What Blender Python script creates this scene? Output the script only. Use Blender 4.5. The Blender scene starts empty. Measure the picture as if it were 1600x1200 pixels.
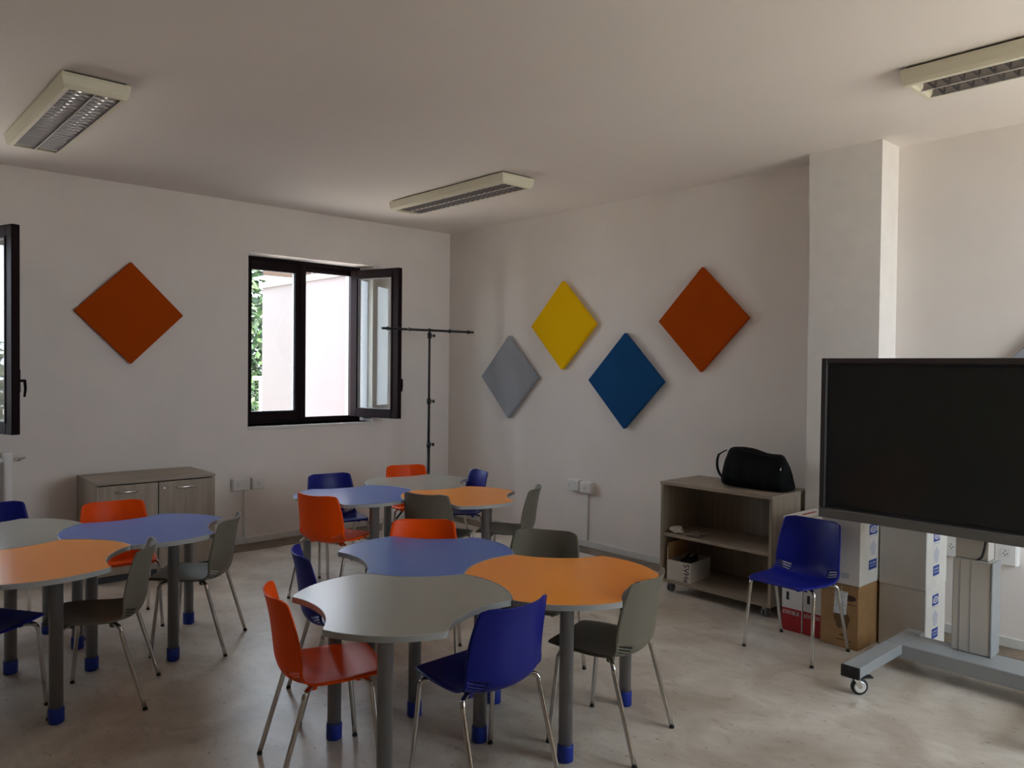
import bpy, bmesh, math, random
from mathutils import Vector, Matrix

random.seed(7)
scene = bpy.context.scene
COL = scene.collection
PI = math.pi

# ------------------------------------------------------------------ camera
cam_data = bpy.data.cameras.new('camera')
cam_data.sensor_fit = 'HORIZONTAL'
cam_data.sensor_width = 36.0
cam_data.lens = 36.0 * 1219.99 / 1600.0
cam_data.clip_start = 0.05
cam = bpy.data.objects.new('camera', cam_data)
COL.objects.link(cam)
_F = Vector((0.67326804, 0.73911319, -0.02053857))
_R = Vector((0.73937811, -0.67319596, 0.01127856))
_U = Vector((0.00549035, 0.02277926, 0.99972544))
cam.matrix_world = Matrix(((_R.x, _U.x, -_F.x, -5.400695),
                           (_R.y, _U.y, -_F.y, -6.986698),
                           (_R.z, _U.z, -_F.z, 1.657195),
                           (0, 0, 0, 1)))
scene.camera = cam

# ------------------------------------------------------------------ sky
world = bpy.data.worlds.new('sky')
scene.world = world
world.use_nodes = True
wn = world.node_tree
wn.nodes['Background'].inputs['Color'].default_value = (0.80, 0.90, 1.04, 1)
wn.nodes['Background'].inputs['Strength'].default_value = 9.5

# ------------------------------------------------------------------ sun, from the south-west
sun_d = bpy.data.lights.new('sun', 'SUN')
sun_d.energy = 28.0
sun_d.angle = math.radians(0.6)
sun_d.color = (1.0, 0.89, 0.76)
sun = bpy.data.objects.new('sun', sun_d)
COL.objects.link(sun)
sun.rotation_euler = Vector((-0.22, 0.42, -0.88)).to_track_quat('-Z', 'Y').to_euler()

# ------------------------------------------------------------------ view
vs = scene.view_settings
vs.view_transform = 'Standard'
vs.look = 'None'
vs.exposure = 0.0
vs.gamma = 1.0
vs.use_curve_mapping = False
scene.cycles.max_bounces = 14
scene.cycles.diffuse_bounces = 8
scene.cycles.glossy_bounces = 5
scene.cycles.transparent_max_bounces = 12
scene.cycles.sample_clamp_indirect = 6.0
scene.cycles.use_denoising = True


def portal(loc, rot, sx, sy):
    """Light portal in a window opening: guides sky sampling, gives off nothing itself."""
    d = bpy.data.lights.new('window_portal', 'AREA')
    d.shape = 'RECTANGLE'
    d.size, d.size_y = sx, sy
    d.cycles.is_portal = True
    o = bpy.data.objects.new('window_portal', d)
    o.location = loc
    o.rotation_euler = rot
    COL.objects.link(o)


# window openings: (x0, x1, z0, z1)
WIN_A = [(-2.343, -1.005, 1.085, 2.70), (-5.67, -4.332, 1.085, 2.70)]     # back wall, y = 0
SOUTH_Y = -7.85
WIN_S = [(-2.15, -0.20, 0.85, 2.95)]   # wall behind the camera
for (a, b, c, d) in WIN_A:
    portal(((a + b) / 2, 0.36, (c + d) / 2), (-PI / 2, 0, 0), b - a, d - c)
for (a, b, c, d) in WIN_S:
    portal(((a + b) / 2, SOUTH_Y - 0.345, (c + d) / 2), (PI / 2, 0, 0), b - a, d - c)


# ------------------------------------------------------------------ materials
def srgb(r, g, b):
    f = lambda v: (v / 12.92 if v <= 0.04045 else ((v + 0.055) / 1.055) ** 2.4)
    return (f(r / 255), f(g / 255), f(b / 255), 1.0)


MATS = {}


def mat(name, col, rough=0.5, metal=0.0, spec=0.5, coat=0.0, noise=None, bump=None, ior=1.5):
    """col linear rgb; noise=(scale, amount, detail) multiplies the colour; bump=(scale, strength)"""
    if name in MATS:
        return MATS[name]
    m = bpy.data.materials.new(name)
    m.use_nodes = True
    nt = m.node_tree
    p = nt.nodes['Principled BSDF']
    p.inputs['Base Color'].default_value = (*col[:3], 1)
    p.inputs['Roughness'].default_value = rough
    p.inputs['Metallic'].default_value = metal
    p.inputs['Specular IOR Level'].default_value = spec
    p.inputs['Coat Weight'].default_value = coat
    tc = nt.nodes.new('ShaderNodeTexCoord')
    if noise:
        n = nt.nodes.new('ShaderNodeTexNoise')
        n.inputs['Scale'].default_value = noise[0]
        n.inputs['Detail'].default_value = noise[2] if len(noise) > 2 else 4
        nt.links.new(tc.outputs['Object'], n.inputs['Vector'])
        r = nt.nodes.new('ShaderNodeMapRange')
        r.inputs['From Min'].default_value = 0.3
        r.inputs['From Max'].default_value = 0.7
        r.inputs['To Min'].default_value = 1 - noise[1]
        r.inputs['To Max'].default_value = 1 + noise[1]
        nt.links.new(n.outputs['Fac'], r.inputs['Value'])
        mx = nt.nodes.new('ShaderNodeVectorMath')
        mx.operation = 'SCALE'
        mx.inputs[0].default_value = col[:3]
        nt.links.new(r.outputs['Result'], mx.inputs['Scale'])
        nt.links.new(mx.outputs['Vector'], p.inputs['Base Color'])
    if bump:
        n2 = nt.nodes.new('ShaderNodeTexNoise')
        n2.inputs['Scale'].default_value = bump[0]
        n2.inputs['Detail'].default_value = 5
        nt.links.new(tc.outputs['Object'], n2.inputs['Vector'])
        b = nt.nodes.new('ShaderNodeBump')
        b.inputs['Strength'].default_value = bump[1]
        b.inputs['Distance'].default_value = 0.01
        nt.links.new(n2.outputs['Fac'], b.inputs['Height'])
        nt.links.new(b.outputs['Normal'], p.inputs['Normal'])
    MATS[name] = m
    return m


def wood_mat(name, base, dark, axis):
    """grey-oak laminate with grain stretched along one axis"""
    m = bpy.data.materials.new(name)
    m.use_nodes = True
    nt = m.node_tree
    p = nt.nodes['Principled BSDF']
    p.inputs['Roughness'].default_value = 0.45
    tc = nt.nodes.new('ShaderNodeTexCoord')
    mp = nt.nodes.new('ShaderNodeMapping')
    sc = [26.0, 26.0, 26.0]
    sc[axis] = 1.6
    mp.inputs['Scale'].default_value = sc
    nt.links.new(tc.outputs['Object'], mp.inputs['Vector'])
    n = nt.nodes.new('ShaderNodeTexNoise')
    n.inputs['Scale'].default_value = 1.0
    n.inputs['Detail'].default_value = 6
    n.inputs['Roughness'].default_value = 0.62
    nt.links.new(mp.outputs['Vector'], n.inputs['Vector'])
    cr = nt.nodes.new('ShaderNodeValToRGB')
    cr.color_ramp.elements[0].position = 0.3
    cr.color_ramp.elements[0].color = (*dark, 1)
    cr.color_ramp.elements[1].position = 0.68
    cr.color_ramp.elements[1].color = (*base, 1)
    nt.links.new(n.outputs['Fac'], cr.inputs['Fac'])
    nt.links.new(cr.outputs['Color'], p.inputs['Base Color'])
    MATS[name] = m
    return m


def floor_mat():
    m = bpy.data.materials.new('marble_floor')
    m.use_nodes = True
    nt = m.node_tree
    p = nt.nodes['Principled BSDF']
    tc = nt.nodes.new('ShaderNodeTexCoord')
    n1 = nt.nodes.new('ShaderNodeTexNoise')
    n1.inputs['Scale'].default_value = 2.4
    n1.inputs['Detail'].default_value = 5
    n1.inputs['Distortion'].default_value = 0.6
    nt.links.new(tc.outputs['Object'], n1.inputs['Vector'])
    n2 = nt.nodes.new('ShaderNodeTexNoise')
    n2.inputs['Scale'].default_value = 9.0
    n2.inputs['Detail'].default_value = 8
    n2.inputs['Roughness'].default_value = 0.7
    n2.inputs['Distortion'].default_value = 1.5
    mp = nt.nodes.new('ShaderNodeMapping')
    mp.inputs['Rotation'].default_value = (0, 0, 0.6)
    mp.inputs['Scale'].default_value = (1.0, 0.45, 1.0)
    nt.links.new(tc.outputs['Object'], mp.inputs['Vector'])
    nt.links.new(mp.outputs['Vector'], n2.inputs['Vector'])
    c1 = nt.nodes.new('ShaderNodeValToRGB')
    c1.color_ramp.elements[0].position = 0.34
    c1.color_ramp.elements[0].color = (0.45, 0.385, 0.32, 1)
    c1.color_ramp.elements[1].position = 0.64
    c1.color_ramp.elements[1].color = (0.66, 0.61, 0.54, 1)
    nt.links.new(n1.outputs['Fac'], c1.inputs['Fac'])
    c2 = nt.nodes.new('ShaderNodeValToRGB')
    c2.color_ramp.elements[0].position = 0.30
    c2.color_ramp.elements[0].color = (0.72, 0.67, 0.61, 1)
    e = c2.color_ramp.elements.new(0.42)
    e.color = (0.95, 0.94, 0.92, 1)
    c2.color_ramp.elements[-1].position = 0.75
    c2.color_ramp.elements[-1].color = (1.1, 1.1, 1.08, 1)
    nt.links.new(n2.outputs['Fac'], c2.inputs['Fac'])
    n3 = nt.nodes.new('ShaderNodeTexNoise')
    n3.inputs['Scale'].default_value = 55.0
    n3.inputs['Detail'].default_value = 3
    nt.links.new(mp.outputs['Vector'], n3.inputs['Vector'])
    c3 = nt.nodes.new('ShaderNodeValToRGB')
    c3.color_ramp.elements[0].position = 0.27
    c3.color_ramp.elements[0].color = (0.55, 0.5, 0.45, 1)
    c3.color_ramp.elements[1].position = 0.36
    c3.color_ramp.elements[1].color = (1, 1, 1, 1)
    nt.links.new(n3.outputs['Fac'], c3.inputs['Fac'])
    mx3 = nt.nodes.new('ShaderNodeMix')
    mx3.data_type = 'RGBA'
    mx3.blend_type = 'MULTIPLY'
    mx3.inputs['Factor'].default_value = 1.0
    nt.links.new(c2.outputs['Color'], mx3.inputs['A'])
    nt.links.new(c3.outputs['Color'], mx3.inputs['B'])
    mx = nt.nodes.new('ShaderNodeMix')
    mx.data_type = 'RGBA'
    mx.blend_type = 'MULTIPLY'
    mx.inputs['Factor'].default_value = 1.0
    nt.links.new(c1.outputs['Color'], mx.inputs['A'])
    nt.links.new(mx3.outputs['Result'], mx.inputs['B'])
    nt.links.new(mx.outputs['Result'], p.inputs['Base Color'])
    rr = nt.nodes.new('ShaderNodeMapRange')
    rr.inputs['To Min'].default_value = 0.22
    rr.inputs['To Max'].default_value = 0.42
    nt.links.new(n2.outputs['Fac'], rr.inputs['Value'])
    nt.links.new(rr.outputs['Result'], p.inputs['Roughness'])
    p.inputs['Specular IOR Level'].default_value = 0.27
    return m


def glass_mat():
    m = bpy.data.materials.new('window_glass')
    m.use_nodes = True
    nt = m.node_tree
    nt.nodes.remove(nt.nodes['Principled BSDF'])
    out = nt.nodes['Material Output']
    t = nt.nodes.new('ShaderNodeBsdfTransparent')
    t.inputs['Color'].default_value = (0.95, 0.97, 0.96, 1)
    g = nt.nodes.new('ShaderNodeBsdfGlossy')
    g.inputs['Roughness'].default_value = 0.0
    lw = nt.nodes.new('ShaderNodeLayerWeight')
    lw.inputs['Blend'].default_value = 0.5
    pw = nt.nodes.new('ShaderNodeMath')
    pw.operation = 'POWER'
    pw.inputs[1].default_value = 5.0
    nt.links.new(lw.outputs['Facing'], pw.inputs[0])
    fr = nt.nodes.new('ShaderNodeMath')
    fr.operation = 'MULTIPLY_ADD'
    fr.inputs[1].default_value = 0.96
    fr.inputs[2].default_value = 0.04
    nt.links.new(pw.outputs[0], fr.inputs[0])
    ms = nt.nodes.new('ShaderNodeMixShader')
    nt.links.new(fr.outputs[0], ms.inputs['Fac'])
    nt.links.new(t.outputs[0], ms.inputs[1])
    nt.links.new(g.outputs[0], ms.inputs[2])
    nt.links.new(ms.outputs[0], out.inputs['Surface'])
    return m


WALL = mat('wall_paint', (0.80, 0.752, 0.715), 0.85, spec=0.25, noise=(2.5, 0.025), bump=(60, 0.04))
WALLD = mat('bounce_cutting_wall', (0.42, 0.36, 0.30), 0.85, spec=0.25, noise=(2.5, 0.03))  # invented darker tone for the unseen walls, cuts bounce light on the left
CEIL = mat('ceiling_paint', (0.80, 0.752, 0.72), 0.9, spec=0.2, noise=(1.2, 0.02), bump=(8, 0.05))
PILLAR = mat('pillar_paint', (0.79, 0.757, 0.72), 0.8, spec=0.3, noise=(9, 0.03, 8), bump=(38, 0.12))
SKIRT = mat('skirting_paint', (0.66, 0.65, 0.62), 0.55, noise=(14, 0.06))
FLOOR = floor_mat()
GLASS = glass_mat()
FRAME = mat('dark_aluminium', (0.014, 0.006, 0.007), 0.5, spec=0.08)
FRAMEIN = mat('grey_gasket', (0.32, 0.31, 0.33), 0.5)
SILL = mat('sill_marble', (0.70, 0.68, 0.64), 0.35, noise=(20, 0.06))
OUTW = mat('exterior_plaster', (0.72, 0.66, 0.60), 0.9)
C_BLUE = mat('blue_plastic', (0.006, 0.011, 0.200), 0.40, spec=0.3, noise=(120, 0.03))
C_ORANGE = mat('orange_plastic', (0.88, 0.085, 0.001), 0.42, spec=0.2, noise=(120, 0.03))
C_GREY = mat('grey_plastic', (0.150, 0.137, 0.103), 0.45, spec=0.3, noise=(120, 0.03))
CHROME = mat('chrome', (0.62, 0.60, 0.57), 0.16, metal=1.0)
BLACKR = mat('black_rubber', (0.012, 0.012, 0.013), 0.6)
T_BLUE = mat('blue_laminate', (0.075, 0.155, 0.50), 0.24, spec=0.30, noise=(200, 0.02))
T_ORANGE = mat('orange_laminate', (0.90, 0.290, 0.018), 0.24, spec=0.30, noise=(200, 0.02))
T_GREY = mat('grey_laminate', (0.30, 0.285, 0.240), 0.24, spec=0.36, noise=(200, 0.02))
EDGE = mat('grey_edge_band', (0.36, 0.37, 0.36), 0.45)
UNDER = mat('table_underside', (0.30, 0.29, 0.27), 0.6)
LEGM = mat('grey_metal_paint', (0.30, 0.30, 0.305), 0.36, metal=0.55)
CAPB = mat('blue_foot_cap', (0.008, 0.030, 0.30), 0.45)
LAMPW = mat('cream_enamel', (0.74, 0.71, 0.56), 0.4)
ALU = mat('louvre_aluminium', (0.24, 0.225, 0.23), 0.35, metal=1.0)
MIRR = mat('reflector_aluminium', (0.90, 0.89, 0.88), 0.20, metal=1.0)
RIBM = mat('louvre_rib_aluminium', (0.80, 0.79, 0.77), 0.35, metal=0.6)
TUBEW = mat('tube_glass', (0.42, 0.41, 0.40), 0.35)
FELT = {}
for _n, _c in (('orange', (0.42, 0.062, 0.003)), ('yellow', (0.90, 0.53, 0.002)),
               ('blue', (0.012, 0.075, 0.215)), ('grey', (0.33, 0.345, 0.375))):
    FELT[_n] = mat('felt_' + _n, _c, 0.95, spec=0.1, noise=(300, 0.12), bump=(500, 0.25))
OAKX = wood_mat('grey_oak_x', (0.36, 0.30, 0.235), (0.25, 0.205, 0.155), 0)
OAKY = wood_mat('grey_oak_y', (0.36, 0.30, 0.235), (0.25, 0.205, 0.155), 1)
OAKZ = wood_mat('grey_oak_z', (0.36, 0.30, 0.235), (0.25, 0.205, 0.155), 2)
GREYP = mat('grey_plastic_caster', (0.20, 0.21, 0.23), 0.45)
WHITEP = mat('white_plastic', (0.75, 0.74, 0.72), 0.4)
DARKHOLE = mat('dark_hole', (0.02, 0.02, 0.02), 0.7)
BLACKF = mat('black_nylon', (0.004, 0.004, 0.004), 0.7, spec=0.12, noise=(80, 0.3), bump=(120, 0.3))
BLACKM = mat('black_metal', (0.010, 0.010, 0.011), 0.4)
SCREEN = mat('display_glass', (0.012, 0.013, 0.012), 0.22, spec=0.5)
BEZEL = mat('display_bezel', (0.030, 0.025, 0.023), 0.35)
BEZELB = mat('display_lower_bar', (0.105, 0.098, 0.088), 0.4)
STEELG = mat('grey_powder_coat', (0.28, 0.295, 0.30), 0.42)
STEELW = mat('warm_grey_panel', (0.52, 0.495, 0.45), 0.45)
CARTW = mat('white_carton', (0.60, 0.575, 0.53), 0.7, noise=(6, 0.05))
CARTB = mat('brown_carton', (0.33, 0.185, 0.075), 0.8, noise=(14, 0.09))
PRINTB = mat('blue_print', (0.014, 0.045, 0.24), 0.6)
PRINTG = mat('pale_grey_print', (0.42, 0.42, 0.47), 0.7)
PRINTK = mat('dark_print', (0.055, 0.018, 0.014), 0.7)
PRINTKB = mat('black_print', (0.012, 0.012, 0.014), 0.7)
PRINTTAN = mat('tan_print', (0.13, 0.068, 0.022), 0.8)
PRINTW = mat('white_print', (0.66, 0.64, 0.62), 0.7)
REDP = mat('red_print', (0.36, 0.010, 0.014), 0.55)
TAGM = mat('tag_card', (0.46, 0.46, 0.47), 0.7, noise=(90, 0.35))
PAPER = mat('paper', (0.58, 0.53, 0.48), 0.8)
PINK = mat('pink_plaster', (0.165, 0.139, 0.136), 0.9, noise=(1.5, 0.03))
COPING = mat('white_coping', (0.29, 0.285, 0.28), 0.8)
TILE = mat('roof_brown', (0.035, 0.018, 0.011), 0.8, noise=(10, 0.3))
GROUND = mat('paving', (0.56, 0.51, 0.45), 0.9, noise=(3, 0.1))
LEAF1 = mat('leaf_dark', (0.016, 0.040, 0.013), 0.55, noise=(2.0, 0.5))
LEAF2 = mat('leaf_light', (0.045, 0.095, 0.024), 0.55, noise=(2.0, 0.4))
BARK = mat('bark', (0.10, 0.075, 0.05), 0.9, noise=(12, 0.3))
WHITEM = mat('white_metal', (0.80, 0.80, 0.80), 0.4)


# ------------------------------------------------------------------ helpers
def obj(name, bm, m, parent=None, loc=None, smooth=False, mats=None):
    me = bpy.data.meshes.new(name)
    bm.normal_update()
    bm.to_mesh(me)
    bm.free()
    for mm in (mats or [m]):
        me.materials.append(mm)
    if smooth:
        me.shade_smooth()
    o = bpy.data.objects.new(name, me)
    COL.objects.link(o)
    if parent is not None:
        o.parent = parent
    if loc:
        o.location = loc
    return o


def thing(name, label, cat, loc=(0, 0, 0), rotz=0.0, group=None):
    o = bpy.data.objects.new(name, None)
    o.empty_display_size = 0.1
    COL.objects.link(o)
    o.location = loc
    o.rotation_euler = (0, 0, rotz)
    o['label'] = label
    o['category'] = cat
    if group:
        o['group'] = group
    return o


def tag(o, label, cat, group=None):
    o['label'] = label
    o['category'] = cat
    if group:
        o['group'] = group
    return o


def struct(o, label=None):
    o['kind'] = 'structure'
    if label:
        o['label'] = label
    return o


def dup(root, loc, rotz, label, group=None, swap=None):
    """copy a thing with its parts and sub-parts; swap = {material: material}"""
    def cp(o, par):
        c = o.copy()
        COL.objects.link(c)
        c.parent = par
        if swap and c.type == 'MESH' and c.data.materials and c.data.materials[0] in swap:
            c.material_slots[0].link = 'OBJECT'
            c.material_slots[0].material = swap[c.data.materials[0]]
        return c
    r = cp(root, None)
    r.location = loc
    r.rotation_euler = (0, 0, rotz)
    r['label'] = label
    if group:
        r['group'] = group
    for ch in list(root.children):
        c = cp(ch, r)
        for g in list(ch.children):
            cp(g, c)
    return r


def box(bm, lo, hi, bevel=0.0, seg=2, mi=0):
    x0, y0, z0 = lo
    x1, y1, z1 = hi
    v = [bm.verts.new(p) for p in ((x0, y0, z0), (x1, y0, z0), (x1, y1, z0), (x0, y1, z0),
                                   (x0, y0, z1), (x1, y0, z1), (x1, y1, z1), (x0, y1, z1))]
    fs = [bm.faces.new([v[i] for i in q]) for q in ((3, 2, 1, 0), (4, 5, 6, 7), (0, 1, 5, 4),
                                                    (1, 2, 6, 5), (2, 3, 7, 6), (3, 0, 4, 7))]
    for f in fs:
        f.material_index = mi
    if bevel > 0:
        es = list({e for f in fs for e in f.edges})
        bmesh.ops.bevel(bm, geom=es, offset=bevel, segments=seg, profile=0.5, affect='EDGES')
    return v


def boxo(name, lo, hi, m, parent=None, bevel=0.0, seg=2):
    bm = bmesh.new()
    box(bm, lo, hi, bevel, seg)
    return obj(name, bm, m, parent)


def tube(bm, pts, r, n=10, cap=True):
    """tube along a polyline; r a number or one per point"""
    pts = [Vector(p) for p in pts]
    rs = r if isinstance(r, (list, tuple)) else [r] * len(pts)
    rings = []
    t0 = (pts[1] - pts[0]).normalized()
    ref = Vector((0, 0, 1)) if abs(t0.z) < 0.9 else Vector((1, 0, 0))
    nrm = t0.cross(ref).normalized()
    for i, p in enumerate(pts):
        if i == 0:
            t = t0
        elif i == len(pts) - 1:
            t = (pts[i] - pts[i - 1]).normalized()
        else:
            t = ((pts[i + 1] - p).normalized() + (p - pts[i - 1]).normalized()).normalized()
        nrm = (nrm - t * nrm.dot(t)).normalized()
        b = t.cross(nrm)
        rings.append([bm.verts.new(p + (nrm * math.cos(2 * PI * k / n) + b * math.sin(2 * PI * k / n)) * rs[i])
                      for k in range(n)])
    for a, b in zip(rings, rings[1:]):
        for k in range(n):
            f = bm.faces.new((a[k], a[(k + 1) % n], b[(k + 1) % n], b[k]))
            f.smooth = True
    if cap:
        bm.faces.new(list(reversed(rings[0])))
        bm.faces.new(rings[-1])


def tubeo(name, pts, r, m, parent=None, n=10):
    bm = bmesh.new()
    tube(bm, pts, r, n)
    return obj(name, bm, m, parent)


def lathe(bm, prof, n=24, center=(0, 0, 0), axis='Z'):
    """prof: [(radius, height)...], closed with caps"""
    cx, cy, cz = center

    def P(r, h, a):
        c, s = r * math.cos(a), r * math.sin(a)
        return {'Z': (cx + c, cy + s, cz + h), 'Y': (cx + c, cy + h, cz + s), 'X': (cx + h, cy + c, cz + s)}[axis]
    rings = [[bm.verts.new(P(r, h, 2 * PI * k / n)) for k in range(n)] for r, h in prof]
    for a, b in zip(rings, rings[1:]):
        for k in range(n):
            f = bm.faces.new((a[k], a[(k + 1) % n], b[(k + 1) % n], b[k]))
            f.smooth = True
    bm.faces.new(rings[0])
    bm.faces.new(rings[-1])
    bmesh.ops.recalc_face_normals(bm, faces=bm.faces)


def latheo(name, prof, m, parent=None, n=24, center=(0, 0, 0), axis='Z'):
    bm = bmesh.new()
    lathe(bm, prof, n, center, axis)
    return obj(name, bm, m, parent)


def prism(bm, outline, z0, z1, mi_top=0, mi_side=0, mi_bot=0):
    lo = [bm.verts.new((x, y, z0)) for x, y in outline]
    hi = [bm.verts.new((x, y, z1)) for x, y in outline]
    f = bm.faces.new(hi)
    f.material_index = mi_top
    f = bm.faces.new(list(reversed(lo)))
    f.material_index = mi_bot
    n = len(outline)
    for i in range(n):
        f = bm.faces.new((lo[i], lo[(i + 1) % n], hi[(i + 1) % n], hi[i]))
        f.material_index = mi_side


def rect_outline(w, h, r, n=5):
    pts = []
    for cx, cy, a0 in ((w - r, h - r, 0), (-w + r, h - r, 90), (-w + r, -h + r, 180), (w - r, -h + r, 270)):
        for k in range(n + 1):
            a = math.radians(a0 + 90 * k / n)
            pts.append((cx + r * math.cos(a), cy + r * math.sin(a)))
    return pts


# ------------------------------------------------------------------ room shell
H = 3.152
XW = -8.0
WT = 0.33          # wall thickness


def wall_with_openings(name, along0, along1, y0, y1, z1, openings, m):
    """wall slab running along x, between y0 and y1, with rectangular openings"""
    bm = bmesh.new()
    xs = sorted(openings)
    cur = along0
    for (a, b, c, d) in xs:
        box(bm, (cur, y0, 0), (a, y1, z1))
        box(bm, (a, y0, 0), (b, y1, c))
        box(bm, (a, y0, d), (b, y1, z1))
        cur = b
    box(bm, (cur, y0, 0), (along1, y1, z1))
    return struct(obj(name, bm, m))


struct(boxo('floor', (XW - WT, SOUTH_Y - WT, -0.12), (WT, WT, 0.0), FLOOR))
struct(boxo('ceiling', (XW - WT, SOUTH_Y - WT, H), (WT, WT, H + 0.15), CEIL))
wall_with_openings('wall_back', XW, 0.0, 0.0, WT, H, WIN_A, WALL)
struct(boxo('wall_right', (0.0, SOUTH_Y, 0), (WT, WT, H), WALL))
struct(boxo('wall_left', (XW - WT, SOUTH_Y, 0), (XW, WT, H), WALLD))
wall_with_openings('wall_front', XW, 0.0, SOUTH_Y - WT, SOUTH_Y, H, WIN_S, WALLD)

# plastered pillar standing out from the right wall, with a rough ragged top and a stepped upper edge
bm = bmesh.new()
_o = [(-4.852, 0), (-4.372, 0), (-4.374, 1.2), (-4.370, 2.74), (-4.362, 2.76), (-4.360, H), (-4.850, H), (-4.853, 1.5)]
_f = [bm.verts.new((-0.262, y, z)) for y, z in _o]
_b = [bm.verts.new((0.0, y, z)) for y, z in _o]
bm.faces.new(_f)
bm.faces.new(list(reversed(_b)))
for k in range(len(_o)):
    bm.faces.new((_f[k], _b[k], _b[(k + 1) % len(_o)], _f[(k + 1) % len(_o)]))
bmesh.ops.recalc_face_normals(bm, faces=bm.faces)
struct(obj('wall_pillar', bm, PILLAR))

# skirtings
struct(boxo('baseboard_back', (XW, -0.013, 0), (0, 0, 0.062), SKIRT, bevel=0.004, seg=1))
bm = bmesh.new()
box(bm, (-0.013, -4.36, 0), (0, -0.013, 0.062), 0.004, 1)
box(bm, (-0.013, SOUTH_Y, 0), (0, -4.86, 0.062), 0.004, 1)
struct(obj('baseboard_right', bm, SKIRT))
# darker marble border laid along the walls
BORDER = mat('brown_marble_border', (0.20, 0.150, 0.105), 0.38, spec=0.4, noise=(7, 0.35, 8))
struct(boxo('trim_1', (XW, -0.300, 0.0), (-0.205, -0.0135, 0.003), BORDER), 'brown marble border strip along the window wall')
bm = bmesh.new()
box(bm, (-0.200, -4.355, 0.0), (-0.0135, -0.0135, 0.003))
box(bm, (-0.200, SOUTH_Y, 0.0), (-0.0135, -4.857, 0.003))
struct(obj('trim_2', bm, BORDER), 'brown marble border strip along the panel wall')


# ------------------------------------------------------------------ windows
def frame_ring(bm, x0, x1, z0, z1, w, y0, y1, bevel=0.004):
    box(bm, (x0, y0, z0), (x0 + w, y1, z1), bevel, 1)
    box(bm, (x1 - w, y0, z0), (x1, y1, z1), bevel, 1)
    box(bm, (x0 + w, y0, z0), (x1 - w, y1, z0 + w), bevel, 1)
    box(bm, (x0 + w, y0, z1 - w), (x1 - w, y1, z1), bevel, 1)


def handle_mesh(parent, x, y, z):
    bm = bmesh.new()
    box(bm, (x - 0.016, y - 0.014, z - 0.065), (x + 0.016, y, z + 0.065), 0.005, 2)
    tube(bm, [(x, y - 0.008, z + 0.005), (x, y - 0.05, z + 0.005)], 0.009, 8)
    tube(bm, [(x, y - 0.045, z + 0.008), (x, y - 0.048, z - 0.05), (x, y - 0.044, z - 0.10)], [0.010, 0.009, 0.007], 8)
    return obj('handle', bm, FRAME, parent)


FW = 0.086


def sash(name, width, z0, z1, parent, loc, rotz, side):
    """sash built from the hinge (x=0) out to x=width, 5 cm deep, with gasket, pane and handle"""
    bm = bmesh.new()
    frame_ring(bm, 0, width, z0, z1, FW, -0.03, 0.03)
    frame_ring(bm, FW - 0.006, width - FW + 0.006, z0 + FW - 0.006, z1 - FW + 0.006, 0.012, -0.036, -0.028, 0.0)
    o = obj(name, bm, FRAME, parent)
    o.location = loc
    o.rotation_euler = (0, 0, rotz)
    bm = bmesh.new()
    frame_ring(bm, FW + 0.002, width - FW - 0.002, z0 + FW + 0.002, z1 - FW - 0.002, 0.009, -0.016, 0.016, 0.0)
    obj('gasket', bm, FRAMEIN, o)
    boxo('pane', (FW + 0.004, -0.004, z0 + FW + 0.004), (width - FW - 0.004, 0.004, z1 - FW - 0.004), GLASS, o)
    return o


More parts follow.
